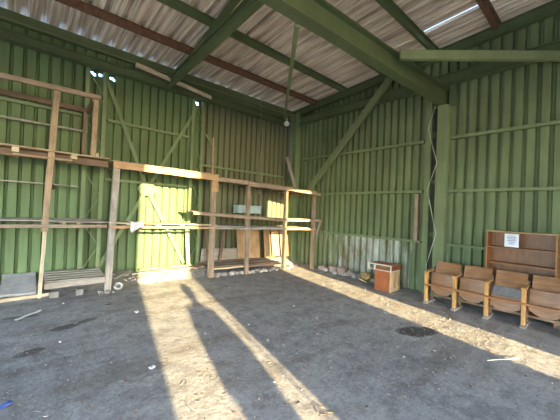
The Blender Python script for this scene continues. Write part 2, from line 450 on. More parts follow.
# rafter truss running from the back wall towards the camera
t = thing('roof_truss', 'pair of green steel chords running from the back wall up to the heavy roof beam', 'truss', (2.45, 4.5, 4.3))
ibeam(t, (2.42, 6.70, 4.40), (2.26, 2.40, 4.47), .20, .11, M['steel'])
MB().bar((2.68, 6.85, 4.735), (2.30, 2.40, 5.045), .10, .08).build('top_chord', M['steel'], t, bevel=.004)
MB().bar((2.36, 5.2, 4.52), (2.50, 5.0, 4.85), .05, .05).build('strut', M['steel'], t)
t = thing('roof_brace', 'green level strut going from the heavy roof beam to the far right edge', 'brace', (4.9, 2.4, 4.3))
MB().bar((4.36, 2.25, 4.125), (6.52, .46, 4.27), .08, .14).build('strut', M['steel_light'], t, bevel=.004)
t = center(MB().bar((2.46, 2.60, 3.90), (5.93, 6.66, 4.44), .06, .06, seg=2).build('hanging_pole', M['steel_light']))
tag(t, 'slender green pole rising from the back corner to the heavy roof beam', 'brace')
t = thing('knee_brace', 'green diagonal brace across the upper right wall, from shelf end up to the roof', 'brace', (6.35, 5.9, 2.3))
MB().bar((6.325, 5.92, 2.25), (6.325, 3.35, 4.92), .14, .10, up=(1, 0, 0)).build('channel', M['steel_light'], t, bevel=.004)
MB().box((6.31, 5.80, 2.16), (6.46, 6.02, 2.36)).build('gusset_plate', M['steel_light'], t, bevel=.004)
# wall rails
for z, lab in ((1.07, 'lowest green rail on the right wall'),
               (2.16, 'middle green rail on the right wall'),
               (3.24, 'highest green rail on the right wall')):
    for y0, y1, part in ((2.70, 6.50, 'between the corner and the paired column'), (YF+.1, 2.20, 'right of the paired column')):
        t = thing('wall_rail', lab+', '+part, 'wall rail', (6.5, (y0+y1)/2, z))
        MB().box((6.47, y0, z-.028), (6.555, y1, z+.018)).build('angle_web', M['steel_light'], t)
        MB().box((6.46, y0, z+.018), (6.555, y1, z+.026)).build('angle_lip', M['steel_light'], t)
for z, x0, x1, lab in ((3.34, -4.9, .84, 'green wall rail high on the back wall, behind the upper left timber frame'),
                       (3.34, 1.27, 3.04, 'green wall rail high on the back wall, crossed by the X-brace'),
                       (2.70, 3.42, 6.2, 'green wall rail on the back wall just above the right half of the shelf top'),
                       (2.12, 1.27, 3.04, 'green wall rail on the back wall right under the sunlit shelf top')):
    o = center(MB().box((x0, 6.90, z-.03), (x1, 6.965, z+.025)).build('wall_rail', M['steel_pale'], bevel=.003)); tag(o, lab, 'wall rail')
for x, lab in ((4.12, 'short green stud between back wall rail and shelf top, left one'), (5.33, 'short green stud between back wall rail and shelf top, right one')):
    o = center(MB().box((x-.04, 6.91, 2.30), (x+.04, 6.965, 2.67)).build('wall_stud', M['steel_pale'], bevel=.003)); tag(o, lab, 'wall stud')
# laced columns of two legs
def laced(xa, xb, lab):
    t = thing('laced_column', lab, 'column', ((xa+xb)/2, 6.85, 0))
    for x in (xa, xb): MB().box((x-.035, 6.84, .02), (x+.035, 6.93, 4.28)).build('leg', M['steel_pale'], t, bevel=.003)
    for k in range(8):
        z = .25+k*.5; a, b2 = (xa, xb) if k % 2 == 0 else (xb, xa)
        MB().bar((a, 6.85, z), (b2, 6.85, z+.5), .02, .015, up=(0, 1, 0)).build('lacing_bar', M['steel_pale'], t)
laced(.90, 1.20, 'pale green laced steel column on the back wall, left side behind the timber shelving')
laced(3.10, 3.36, 'pale green laced steel column on the back wall at the right end of the X-brace')
t = thing('corner_column', 'green steel column in the corner where the back and right walls meet', 'column', (6.4, 6.6, 0))
MB().box((6.30, 6.50, 0), (6.52, 6.52, 4.70)).build('front_flange', M['steel_pale'], t, bevel=.003)
MB().box((6.30, 6.74, 0), (6.52, 6.76, 4.70)).build('back_flange', M['steel_pale'], t, bevel=.003)
MB().box((6.38, 6.52, 0), (6.40, 6.74, 4.70)).build('web', M['steel_pale'], t)
t = thing('wall_column', 'green paired steel column on the right wall, behind the first theatre seat', 'column', (6.42, 2.4, 0))
MB().box((6.34, 2.20, 0), (6.50, 2.40, 3.90)).build('leg', M['steel_light'], t, bevel=.006)
MB().box((6.42, 2.54, 0), (6.52, 2.66, 4.30)).build('leg', M['steel_light'], t, bevel=.006)
for z in (.3, 1.2, 2.3, 3.3): MB().box((6.49, 2.40, z), (6.50, 2.54, z+.1)).build('batten_plate', M['steel'], t)
MB().box((6.50, 2.38, 0), (6.535, 2.56, 3.9)).build('gap_shade_plate', M['gap_shade'], t)  # added dark plate, standing in for shade in the open gap
MB().box((6.48, 2.12, 3.9), (6.52, 2.24, 5.1)).build('hanger', M['steel'], t)
# X-brace on the back wall
t = thing('cross_brace', 'pale green X-brace on the back wall between the two laced columns', 'brace', (2.1, 6.87, .3))
G = V((2.10, 6.875, 1.98))
for p, nm in (((1.24, 6.875, 4.12), 'diagonal'), ((3.22, 6.875, 4.12), 'diagonal'), ((1.22, 6.875, .32), 'diagonal'), ((3.02, 6.875, .25), 'diagonal')):
    MB().bar(V(p), G, .012, .075, up=(0, 0, 1)).build(nm, M['steel_pale'], t, bevel=.003)
g = MB()
for s in range(6):
    a = s*PI/3; g.v.append(G+V((.22*math.cos(a), -.012, .17*math.sin(a))))
for s in range(6):
    a = s*PI/3; g.v.append(G+V((.22*math.cos(a), .0, .17*math.sin(a))))
g.f.append((0, 1, 2, 3, 4, 5)); g.uv.append([(0, 0)]*6); g.mi.append(0)
g.f.append((11, 10, 9, 8, 7, 6)); g.uv.append([(0, 0)]*6); g.mi.append(0)
for s in range(6): g.quad((s, (s+1) % 6, 6+(s+1) % 6, 6+s), ((0, 0),)*4)
g.build('gusset_plate', M['steel_pale'], t)
o = center(MB().bar((3.42, 6.90, 3.55), (3.78, 6.90, 3.12), .02, .05).build('short_brace', M['steel_pale']))
tag(o, 'short pale green slanting strut right of the laced column, high on the back wall', 'brace')

# ------------------------------------------------------------------ timber shelving
def plank(name, A, B, w, h, mat, root, up=(0, 0, 1), jit=.004, **k):
    return MB().bar(A, B, w, h, up=up, seg=6, jit=jit, **k).build(name, mat, root, bevel=.003)
L = thing('timber_shelving', 'left timber shelving with the tall upper frame, against the green back wall', 'shelving', (.1, 6.3, .05))
plank('post', (.30, 6.08, 1.12), (.385, 6.10, 3.44), .085, .085, M['wood_tan'], L, up=(0, 1, 0))
plank('lower_post', (.275, 6.08, .05), (.305, 6.08, 1.18), .05, .06, M['wood_pale'], L, up=(0, 1, 0))
plank('post', (.92, 6.10, 2.42), (.94, 6.10, 3.50), .075, .07, M['wood_tan'], L, up=(0, 1, 0))
plank('rear_post', (.86, 6.76, 2.42), (.87, 6.76, 3.40), .05, .05, M['wood_brown'], L, up=(0, 1, 0))
plank('top_rail', (-2.2, 6.05, 3.40), (1.00, 6.05, 3.485), .05, .075, M['wood_red'], L)
plank('rear_top_rail', (-2.2, 6.78, 3.42), (.95, 6.78, 3.40), .05, .09, M['wood_dark'], L)
plank('rear_rail', (-2.2, 6.80, 3.02), (.92, 6.80, 3.00), .03, .035, M['wood_grey'], L)
plank('side_rail', (.90, 6.1, 3.43), (.90, 6.8, 3.38), .05, .07, M['wood_brown'], L)
plank('cleat', (.98, 6.03, 2.47), (.98, 6.10, 2.47), .045, .06, M['wood_pale'], L, jit=0)
for k in range(5):
    y = 6.08+k*.16
    plank('shelf_board', (-2.2, y, 2.45), (1.18, y, 2.427), .145, .025, M['wood_tan'] if k == 0 else M['wood_brown'], L)
plank('shelf_rail', (-2.2, 6.18, 2.37), (1.18, 6.18, 2.34), .05, .11, M['wood_dark'], L)
plank('lath', (-.12, 6.05, 2.315), (.62, 6.05, 2.315), .04, .03, M['wood_tan'], L)
for x in (-.09, .65, -.95):
    plank('joist', (x, 6.02, 2.385), (x, 6.85, 2.38), .085, .08, M['wood_pale'], L, jit=0)
plank('narrow_shelf', (-2.2, 6.70, 1.95), (.80, 6.70, 1.915), .13, .022, M['wood_grey'], L)
plank('bracket', (.36, 6.12, 1.87), (.44, 6.72, 1.87), .04, .07, M['wood_brown'], L)
for k in range(4):
    y = 6.12+k*.17
    plank('shelf_board', (-2.2, y, 1.31), (.42, y, 1.30), .155, .022, M['wood_grey'], L)
for k in range(5):
    y = 6.14+k*.15
    plank('shelf_board', (.36, y, 1.285+.006*k), (1.18, y, 1.27+.006*k), .14, .02, M['wood_grey'], L)
plank('shelf_rail', (-2.2, 6.05, 1.215), (1.18, 6.05, 1.205), .045, .055, M['wood_red'], L)
for x in (-.6, .55, .75):
    plank('joist', (x, 6.04, 1.252), (x, 6.85, 1.252), .05, .035, M['wood_tan'], L, jit=0)

R = thing('timber_shelving', 'long right timber shelving of five posts, its front partly in sunlight', 'shelving', (3.5, 6.2, 0))
plank('post', (1.245, 6.12, 0.02), (1.315, 6.12, 2.28), .10, .10, M['wood_grey'], R, up=(0, 1, 0))
plank('post', (3.33, 6.08, 0.02), (3.31, 6.08, 2.24), .105, .10, M['wood_red'], R, up=(0, 1, 0))
plank('post', (4.22, 5.93, 0.02), (4.20, 5.95, 2.20), .085, .08, M['wood_red'], R, up=(0, 1, 0))
plank('post', (5.36, 5.83, 0.02), (5.38, 5.85, 2.16), .085, .08, M['wood_tan'], R, up=(0, 1, 0))
plank('post', (6.17, 5.52, 0.02), (6.20, 5.56, 2.08), .075, .08, M['wood_red'], R, up=(0, 1, 0))
MB().box((3.24, 6.00, 1.99), (3.40, 6.025, 2.33)).build('splice_plate', M['wood_fresh'], R, bevel=.003)
plank('front_beam', (1.24, 6.03, 2.335), (3.37, 6.01, 2.31), .05, .125, M['wood_fresh'], R)
plank('front_beam', (3.36, 6.06, 2.29), (4.2, 5.90, 2.27), .05, .09, M['wood_red'], R)
plank('front_beam', (4.14, 5.885, 2.245), (5.42, 5.78, 2.215), .05, .10, M['wood_red'], R)
plank('front_beam', (5.30, 5.80, 2.225), (6.36, 5.46, 2.125), .05, .07, M['wood_tan'], R)
for k in range(5):
    plank('top_board', (1.22, 6.10+k*.17, 2.405), (3.40, 6.08+k*.17, 2.385), .155, .022, M['wood_tan'], R)
    plank('top_board', (3.38, 6.09+k*.17, 2.345), (5.45, 5.86+k*.21, 2.28), .16, .022, M['wood_brown'], R)
    plank('top_board', (5.42, 5.86+k*.19, 2.285), (6.28, 5.58+k*.19, 2.19), .165, .022, M['wood_tan'], R)
for x in (1.35, 2.0, 2.7, 3.22):
    plank('joist', (x, 6.06, 2.35), (x, 6.87, 2.33), .05, .07, M['wood_brown'], R, jit=0)
for x, y0, z in ((3.75, 6.05, 2.28), (4.55, 5.94, 2.255), (5.1, 5.9, 2.235), (5.7, 5.8, 2.2), (6.1, 5.66, 2.15)):
    plank('joist', (x, y0, z), (x, 6.83, z), .05, .06, M['wood_dark'], R, jit=0)
# middle shelf of the first long bay
for k in range(4):
    y = 6.11+k*.18
    plank('shelf_board', (1.20, y, 1.27), (3.42, y, 1.225), .16, .02, M['wood_tan'] if k else M['wood_pale'], R)
plank('shelf_rail', (1.22, 6.05, 1.19), (3.40, 6.03, 1.165), .05, .05, M['wood_fresh'], R)
for x in (1.55, 2.1, 2.6, 3.0): plank('spacer', (x, 6.04, 1.235), (x, 6.8, 1.225), .10, .03, M['wood_pale'], R, jit=0)
# two middle shelves of the right bays
for k in range(4):
    plank('shelf_board', (2.80, 6.13+k*.18, 1.53), (5.45, 5.86+k*.22, 1.40), .165, .022, M['wood_brown'], R)
    plank('shelf_board', (3.38, 6.11+k*.18, 1.20), (5.45, 5.86+k*.22, 1.17), .165, .022, M['wood_grey'], R)
    plank('shelf_board', (5.40, 5.85+k*.2, 1.41), (6.45, 5.55+k*.2, 1.41), .165, .022, M['wood_tan'], R)
    plank('shelf_board', (5.40, 5.85+k*.2, 1.18), (6.22, 5.60+k*.2, 1.17), .165, .022, M['wood_tan'], R)
plank('shelf_rail', (2.82, 6.02, 1.49), (5.40, 5.79, 1.36), .045, .06, M['wood_red'], R)
plank('shelf_rail', (5.30, 5.79, 1.37), (6.42, 5.46, 1.385), .045, .05, M['wood_red'], R)
plank('shelf_rail', (3.34, 6.02, 1.155), (5.38, 5.79, 1.135), .04, .04, M['wood_grey'], R)
plank('shelf_rail', (5.32, 5.79, 1.14), (6.22, 5.48, 1.14), .04, .045, M['wood_fresh'], R)
plank('end_bracket', (6.40, 5.47, 1.36), (6.30, 5.50, 1.02), .04, .06, M['wood_grey'], R, up=(0, 1, 0))
# low deck of the right bays
for k in range(5):
    plank('deck_board', (3.42, 6.17+k*.15, .25), (5.28, 5.98+k*.18, .24), .14, .025, M['wood_grey'] if k % 2 else M['wood_brown'], R)
plank('deck_rail', (3.40, 6.10, .20), (4.22, 6.02, .20), .04, .04, M['wood_pale'], R)
plank('deck_rail', (4.24, 6.00, .20), (5.32, 5.90, .20), .04, .05, M['wood_brown'], R)

P_ = thing('timber_deck', 'low grey slatted timber deck on the floor under the left shelving', 'pallet', (.8, 6.4, .08))
for k in range(5):
    plank('slat', (.34, 6.22+k*.14, .275+.012*k), (1.22, 6.20+k*.14, .265+.012*k), .10, .022, M['wood_grey'], P_)
plank('front_board', (.33, 6.12, .215), (1.20, 6.12, .225), .03, .10, M['wood_grey'], P_)
for x in (.42, .8, 1.15): plank('bearer', (x, 6.14, .22), (x, 6.85, .24), .06, .07, M['wood_brown'], P_, jit=0)

# loose timber and boards
def loose(name, A, B, w, h, mat, lab, cat='board', up=(0, 0, 1), jit=.003, group=None):
    o = center(MB().bar(A, B, w, h, up=up, seg=5, jit=jit).build(name, mat, bevel=.003)); return tag(o, lab, cat, group)
loose('upright_batten', (3.21, 5.98, 2.36), (3.19, 5.98, 3.20), .035, .055, M['wood_tan'], 'thin tan batten standing upright on the shelf top by the splice plate', up=(0, 1, 0))
loose('leaning_plank', (6.28, 6.42, 2.31), (6.05, 6.62, 3.28), .13, .025, M['wood_grey'], 'weathered grey plank leaning in the corner on top of the shelving', up=(0, 1, 0))
loose('leaning_pole', (3.86, 6.62, .27), (4.10, 6.80, 1.22), .075, .05, M['wood_dark'], 'dark stick leaning under the shelf between the second and third posts', 'stick', up=(0, 1, 0))
loose('wall_batten', (6.44, 2.80, 1.09), (6.44, 2.80, 2.10), .07, .05, M['wood_red'], 'short reddish upright batten on the right wall beside the paired column', up=(1, 0, 0))
loose('eave_board', (1.69, 6.62, 4.54), (3.44, 6.62, 4.35), .03, .09, M['wood_pale'], 'long pale pinkish board fixed slantwise across the girder behind the roof truss')
loose('floor_batten', (-1.6, 6.10, .045), (.43, 6.30, .04), .07, .05, M['wood_pale'], 'long pale batten lying on the ground at the lower left edge')
loose('floor_stick', (3.99, .88, .02), (4.36, .66, .02), .012, .008, M['plastic_white'], 'thin white stick lying on the floor in front of the seats', 'stick')
loose('floor_stick', (.0, 5.20, .02), (.27, 5.48, .02), .035, .012, M['plastic_white'], 'short white strip lying on the floor at the left', 'strip')
loose('loose_sheet', (3.42, 6.78, .42), (4.70, 6.76, .38), .012, .34, M['wood_grey'], 'low greyish board standing on edge at the back of the bottom deck', 'panel')
def panel(name, x0, x1, y0, y1, z0, z1, mat, lab):
    """sheet standing at y0 and leaning back to y1"""
    mb = MB(); a = V(((x0+x1)/2, y0, z0)); b2 = V(((x0+x1)/2+.02, y1, z1))
    mb.bar(a, b2, x1-x0, .012, up=(0, -1, .01)); return tag(center(mb.build(name, mat, bevel=.002)), lab, 'panel')
panel('plywood_sheet', 4.42, 5.18, 6.62, 6.80, .27, 1.10, M['plywood'], 'tan plywood sheet leaning on the wall behind the third shelving post')
panel('plywood_sheet', 5.38, 5.62, 6.66, 6.82, .26, 1.12, M['plywood'], 'narrow plywood strip with bright sun, left of the fourth post')
panel('plywood_sheet', 5.68, 5.96, 6.66, 6.82, .26, 1.12, M['plywood'], 'sunlit orange plywood strip right beside the fourth post')
panel('hardboard_sheet', 5.98, 6.10, 6.60, 6.78, .24, 1.10, M['wood_red'], 'reddish narrow board right of the fourth post')
panel('hardboard_sheet', 6.12, 6.26, 6.55, 6.72, .24, 1.12, M['hardboard'], 'brown board standing next to the corner column')
panel('white_plank', 2.98, 3.06, 6.60, 6.84, .24, 1.14, M['wood_pale'], 'pale upright plank leaning at the foot of the right laced column')
panel('brown_plank', 3.50, 3.58, 6.62, 6.84, .24, 1.14, M['wood_brown'], 'brown upright plank leaning just right of the reddish post')
loose('timber_offcut', (3.05, 6.3, .22), (3.36, 6.62, .26), .10, .03, M['wood_red'], 'reddish offcut lying at the foot of the reddish post', 'offcut')
loose('timber_offcut', (2.9, 6.5, .20), (3.3, 6.35, .24), .08, .03, M['wood_brown'], 'brown offcut lying crosswise on the rubble beside the reddish post', 'offcut')

loose('bank_plank', (1.75, 6.50, .20), (2.95, 6.42, .21), .12, .03, M['wood_grey'], 'long grey plank lying on the sunlit bank, the one nearest the floor')
loose('bank_plank', (1.95, 6.68, .23), (3.10, 6.62, .24), .10, .03, M['wood_tan'], 'tan plank lying on the sunlit bank close behind the grey one')
loose('bank_plank', (1.40, 6.42, .16), (1.75, 6.70, .22), .10, .03, M['wood_grey'], 'short grey plank lying askew on the bank right of the grey post')
# pale blue box on the upper middle shelf
t = thing('pale_box', 'pale blue-green flat box on the middle shelf behind the third post', 'box', (4.6, 6.5, 1.5))
MB().box((4.24, 6.42, 1.515), (4.98, 6.66, 1.70)).build('body', M['pale_blue'], t, bevel=.01)
MB().box((4.23, 6.41, 1.70), (4.99, 6.67, 1.73)).build('lid', M['pale_blue'], t, bevel=.008)
# white rag hanging over the shelf
def rag():
    mb = MB(); n = 10
    for j in range(n):
        for i in range(n):
            u = i/(n-1); v = j/(n-1)
            x = 1.56+u*.20-.04*v*math.sin(u*4); 
            if v < .45: y = 6.20-.22*v/.45; z = 1.288+.012*math.sin(u*9)
            else: y = 5.975-.012*math.sin(u*11+v*5); z = 1.288-(v-.45)*.27*(1+.35*math.sin(u*5))
            mb.v.append(V((x, y, z)))
    for j in range(n-1):
        for i in range(n-1): a = j*n+i; mb.quad((a, a+1, a+n+1, a+n), ((0, 0),)*4)
    o = mb.build('white_rag', M['cloth_white'], smooth=True, solid=.004); center(o)
    tag(o, 'white rag hanging over the edge of the middle shelf', 'rag')
rag()

# ------------------------------------------------------------------ rocks and rubble
def rock_mesh(name, mat, seed, rough=.55):
    bm = bmesh.new(); bmesh.ops.create_icosphere(bm, subdivisions=2, radius=.5)
    for v in bm.verts:
        q = noise.noise(v.co*1.7+V((seed*3.1, seed, 0))); q2 = noise.noise(v.co*4+V((seed, 0, seed*2)))
        v.co *= 1+rough*q*1.4+.12*q2
        for ax in range(3): v.co[ax] = max(-.33, min(.33, v.co[ax]))
    me = bpy.data.meshes.new(name); bm.to_mesh(me); bm.free(); me.materials.append(mat); return me
RK = [rock_mesh('rubble_stone', m_, s) for s, m_ in enumerate([M['stone'], M['stone_pink'], M['plaster'], M['stone'], M['plaster']])]
def rock(x, y, s, lab, grp, k=None, sq=(1, .8, .6), z=None, name='rubble_stone', cat='stone'):
    o = bpy.data.objects.new(name, RK[random.randrange(5) if k is None else k]); COL.objects.link(o)
    o.scale = (s*sq[0]*random.uniform(.85, 1.15), s*sq[1]*random.uniform(.85, 1.15), s*sq[2]*random.uniform(.85, 1.15))
    o.rotation_euler = (random.uniform(-.2, .2), random.uniform(-.2, .2), random.uniform(0, 6.28))
    o.location = (x, y, (bank(x, y) if z is None else z)+o.scale[2]*.33)
    tag(o, lab, cat, grp); return o
for x, y, s, k in ((6.34, 5.28, .20, 1), (6.36, 4.93, .22, 1), (6.32, 4.60, .22, 1), (6.36, 4.34, .20, 1), (6.28, 5.1, .14, 4), (6.22, 4.77, .13, 2), (6.24, 4.45, .12, 4), (6.27, 4.2, .14, 2), (6.34, 4.08, .17, 0), (6.38, 3.86, .15, 4), (6.30, 3.70, .12, 4)):
    rock(x, y, s*1.45, 'pinkish broken brick lump lying in the row along the foot of the right wall', 'broken bricks along the right wall', k, (1, .8, .75))
for x, y, s in ((3.52, 6.10, .17), (3.72, 6.13, .2), (3.92, 6.08, .19), (4.08, 6.1, .14), (4.36, 6.02, .17), (4.52, 6.04, .2), (4.72, 5.98, .14), (4.88, 5.98, .16), (5.02, 5.95, .15), (5.22, 5.93, .13)):
    rock(x, y, s, 'whitish rubble lump wedged under the low deck of the right shelving', 'rubble under the low deck', random.choice([0, 2, 4]), (1, .8, .7))
for _ in range(34):
    x = random.uniform(1.45, 3.15); y = random.uniform(6.30, 6.85)
    rock(x, y, random.uniform(.07, .17), 'sunlit rubble lump on the earth bank below the X-brace', 'rubble on the sunlit bank', random.choice([0, 2, 4]), (1, .8, .5))
for _ in range(14):
    x = random.uniform(5.5, 6.25); y = random.uniform(5.9, 6.6)
    rock(x, y, random.uniform(.08, .17), 'pale rubble lump on the bank beneath the right end of the shelving', 'rubble in the corner', random.choice([1, 2, 4]), (1, .8, .5))
for _ in range(46):
    x = random.uniform(.2, 6.1); y = random.uniform(1.2, 5.9)
    rock(x, y, random.uniform(.015, .05), 'small loose stone on the dusty floor', 'small stones on the floor', None, (1, .8, .5), name='small_stone')
for x, y, sx, lab in ((.47, 6.20, .13, 'left grey block under the front edge of the low slatted deck'), (.83, 6.17, .10, 'middle grey block under the front edge of the low slatted deck')):
    o = center(MB().box((x-sx/2, y-.05, -.005), (x+sx/2, y+.09, .10)).build('support_block', M['stone'], bevel=.012)); tag(o, lab, 'block')
for k in range(26):
    x = 3.42+k*.075+random.uniform(-.02, .02); y = 6.16-.09*(x-3.4)+random.uniform(-.03, .12)
    rock(x, y, random.uniform(.10, .19), 'whitish rubble lump wedged under the low deck of the right shelving', 'rubble under the low deck', random.choice([0, 2, 4]), (1, .8, .7))
# ring-shaped lump of concrete at the foot of the grey post
t = bpy.data.meshes.new('concrete_ring')
bm = bmesh.new(); n1, n2 = 20, 10; vv = []
for a in range(n1):
    for b2 in range(n2):
        A_ = 2*PI*a/n1; B_ = 2*PI*b2/n2; r = .075+.035*math.cos(B_)
        vv.append(bm.verts.new((r*math.cos(A_), .05*math.sin(B_), r*math.sin(A_))))
for a in range(n1):
    for b2 in range(n2):
        bm.faces.new((vv[a*n2+b2], vv[((a+1) % n1)*n2+b2], vv[((a+1) % n1)*n2+(b2+1) % n2], vv[a*n2+(b2+1) % n2]))
bm.to_mesh(t); bm.free(); t.materials.append(M['plaster'])
for p in t.polygons: p.use_smooth = True
o = bpy.data.objects.new('concrete_ring', t); COL.objects.link(o); o.location = (1.43, 6.12, .075); o.rotation_euler = (-.5, 0, -.3); o.scale = (.8, 1, .7)
tag(o, 'small grey concrete ring lying at the foot of the grey shelving post', 'ring')
for x, y, s in ((1.12, 6.05, .11), (1.22, 6.0, .13), (1.33, 6.02, .10)):
    rock(x, y, s, 'grey stone packed around the foot of the grey shelving post', 'stones at the grey post', 0, (1, .8, .6))

# slabs on the left bank
def slab(x0, x1, y0, y1, z0, z1, th, lab):
    mb = MB(); n = 10
    for j in range(n+1):
        for i in range(n+1):
            u = i/n; v = j/n; x = x0+(x1-x0)*u; y = y0+(y1-y0)*v
            mb.v.append(V((x, y, z0+(z1-z0)*v+.018*noise.noise(V((x*4, y*4, 2))))))
    for j in range(n):
        for i in range(n): a = j*(n+1)+i; mb.quad((a, a+1, a+n+2, a+n+1), ((0, 0),)*4)
    o = mb.build('grey_slab', M['slab'], solid=th); center(o); tag(o, lab, 'slab')
slab(-.20, .24, 6.28, 6.94, .09, .30, .04, 'grey slab lying on the bank left of the shelving foot')
slab(-1.4, -.23, 6.26, 6.94, .06, .24, .04, 'grey slab at the extreme left edge, on the bank by the wall')

# bits of litter
mb = MB()
for _ in range(1300):
    if random.random() < .6:
        x = random.uniform(-.3, 6.1); y = random.uniform(.9, 6.2)
    else:
        y = random.uniform(.5, 5.2); x = 4.3+.21*y+random.uniform(-.2, .75)
    a = random.uniform(0, PI); l = random.uniform(.005, .020); w = random.uniform(.003, .008); z = bank(x, y)+.004
    c, s = math.cos(a), math.sin(a)
    mb.bar((x-c*l, y-s*l, z), (x+c*l, y+s*l, z+random.uniform(0, .006)), w, .004, mi=random.choice([0, 0, 0, 0, 1, 2]))
for _ in range(2600):     # gritty crumbs
    if random.random() < .55: x = random.uniform(-.3, 6.2); y = random.uniform(.3, 6.2)
    else: x = random.gauss(3.6, .9); y = random.gauss(1.5, .8)
    if not (-.5 < x < 5.6 and .2 < y < 6.3): continue
    q = random.uniform(.003, .009)*(1.5 if random.random() < .06 else 1); z = bank(x, y); k0 = len(mb.v)
    for dx_, dy_, dz_ in ((1, .2, .3), (-.2, 1, .4), (-1, -.1, .3), (.3, -1, .35), (0, 0, 1.3)):
        mb.v.append(V((x+dx_*q*random.uniform(.6, 1.2), y+dy_*q*random.uniform(.6, 1.2), z+dz_*q)))
    mi = random.choice([0, 2, 2, 2, 1, 4, 4, 4])
    for a, b2 in ((0, 1), (1, 2), (2, 3), (3, 0)):
        mb.f.append((k0+a, k0+b2, k0+4)); mb.uv.append([(0, 0)]*3); mb.mi.append(mi)
o = mb.build('wood_chips', [M['wood_brown'], M['wood_grey'], M['stone'], M['plaster'], M['dark_hole']]); center(o)
tag(o, 'chips, straw and crumbs scattered over the dusty floor', 'litter', kind='stuff')
mb = MB(); 
mb.bar((-.08, 3.05, .012), (.0, 3.10, .018), .05, .006, seg=4, jit=.008)
tag(center(mb.build('plastic_scrap', M['blue_plastic'])), 'blue plastic scrap on the floor at the lower left', 'scrap')
for x, y, lab in ((1.02, 2.95, 'white paper crumb on the floor left of the broad sun strip'), (1.35, 4.65, 'pale crumb of paper on the floor near the sun strip top')):
    mb = MB(); mb.bar((x-.025, y, .02), (x+.025, y+.01, .022), .035, .01, seg=4, jit=.006)
    tag(center(mb.build('paper_scrap', M['paper'])), lab, 'scrap')

# ------------------------------------------------------------------ desk pedestal by the wall
t = thing('desk_pedestal', 'small orange-brown desk cabinet with a wide drawer top, on the floor by the right wall', 'cabinet', (6.0, 3.2, 0))
X0, X1 = 5.80, 6.22
MB().box((X0, 3.02, .0), (X0+.018, 3.36, .43)).build('door', M['veneer_orange'], t, bevel=.003)
MB().box((X0, 3.00, .0), (X1, 3.018, .43)).build('side_panel', M['chipboard'], t, bevel=.002)
MB().box((X0+.02, 3.342, .0), (X1, 3.36, .43)).build('side_panel', M['veneer_orange'], t, bevel=.002)
MB().box((X1-.015, 3.02, .0), (X1, 3.34, .43)).build('back_panel', M['chipboard'], t)
MB().box((X0+.02, 3.02, .03), (X1-.02, 3.34, .045)).build('bottom_panel', M['chipboard'], t)
MB().box((X0+.01, 2.99, .545), (X1, 3.52, .560)).build('top_panel', M['veneer_orange'], t, bevel=.002)
MB().box((X0-.01, 2.99, .430), (X1, 3.52, .447)).build('drawer_shelf', M['edge_white'], t, bevel=.002)
MB().box((X0+.02, 3.03, .447), (X0+.035, 3.36, .545)).build('drawer_front', M['veneer'], t, bevel=.002)
f = MB()
f.box((X0-.01, 2.985, .54), (X0+.012, 3.525, .565)); f.box((X0-.012, 3.36, .447), (X0+.012, 3.378, .54)); f.box((X0-.012, 3.50, .447), (X0+.012, 3.52, .54)); f.box((X0-.012, 2.99, .447), (X0+.012, 3.008, .54))
f.build('edging', M['edge_white'], t)
MB().box((X0+.015, 2.985, .45), (X1-.01, 2.999, .54)).build('end_panel', M['veneer'], t)
MB().tube([(6.02, 2.994, .10), (6.02, 3.0, .10)], .018, 12).build('cable_hole', M['dark_hole'], t)
# crumpled foam beside it
def lump(name, c, sc, mat, lab, cat, seed, rough=.6):
    bm = bmesh.new(); bmesh.ops.create_icosphere(bm, subdivisions=3, radius=1)
    for v in bm.verts:
        v.co *= 1+rough*noise.noise(v.co*1.8+V((seed, 0, 0)))+.2*noise.noise(v.co*5+V((0, seed, 0)))
        v.co = V((v.co.x*sc[0], v.co.y*sc[1], max(-.9, v.co.z)*sc[2]))
    me = bpy.data.meshes.new(name); bm.to_mesh(me); bm.free(); me.materials.append(mat)
    for p in me.polygons: p.use_smooth = True
    o = bpy.data.objects.new(name, me); COL.objects.link(o); o.location = c; tag(o, lab, cat)
lump('foam_scrap', (6.18, 3.80, .15), (.09, .12, .10), M['foam'], 'crumpled yellow foam piece on the ground left of the desk cabinet', 'foam', 2)
mb = MB(); mb.tube([(6.05+.11*math.cos(a/14*PI*1.25+.4), 3.78+.12*math.sin(a/14*PI*1.25+.4)*.9, .06+.05*math.sin(a/14*PI)) for a in range(15)], .018, 8)
tag(center(mb.build('foam_strip', M['chipboard'], smooth=True)), 'curled pale strip on the ground in front of the yellow foam', 'strip')

# ------------------------------------------------------------------ bookcase against the right wall
t = thing('bookcase', 'open brown wooden bookcase with three shelves behind the theatre seats', 'bookcase', (6.25, 1.0, 0))
bx0, bx1, by0, by1, bz = 6.14, 6.44, .52, 1.44, 1.40
MB().box((bx0, by0, 0), (bx1, by0+.022, bz)).build('side_panel', M['veneer_light'], t, bevel=.002)
MB().box((bx0, by1-.022, 0), (bx1, by1, bz)).build('side_panel', M['veneer_light'], t, bevel=.002)
MB().box((bx0-.005, by0-.005, bz), (bx1, by1+.005, bz+.022)).build('top_panel', M['ply_edge'], t, bevel=.002)
MB().box((bx1-.012, by0+.022, .05), (bx1-.002, by1-.022, bz)).build('back_panel', M['veneer'], t)
for z in (.08, .52, .86, 1.13):
    MB().box((bx0+.015, by0+.022, z), (bx1-.012, by1-.022, z+.02)).build('shelf', M['veneer_light'] if z < 1 else M['veneer'], t, bevel=.002)
t = thing('paper_notice', 'white paper notice with blue lines hung on the bookcase front', 'notice', (6.13, 1.08, 1.17))
MB().box((6.128, .985, 1.165), (6.132, 1.175, 1.385)).build('sheet', M['paper'], t)
mb = MB()
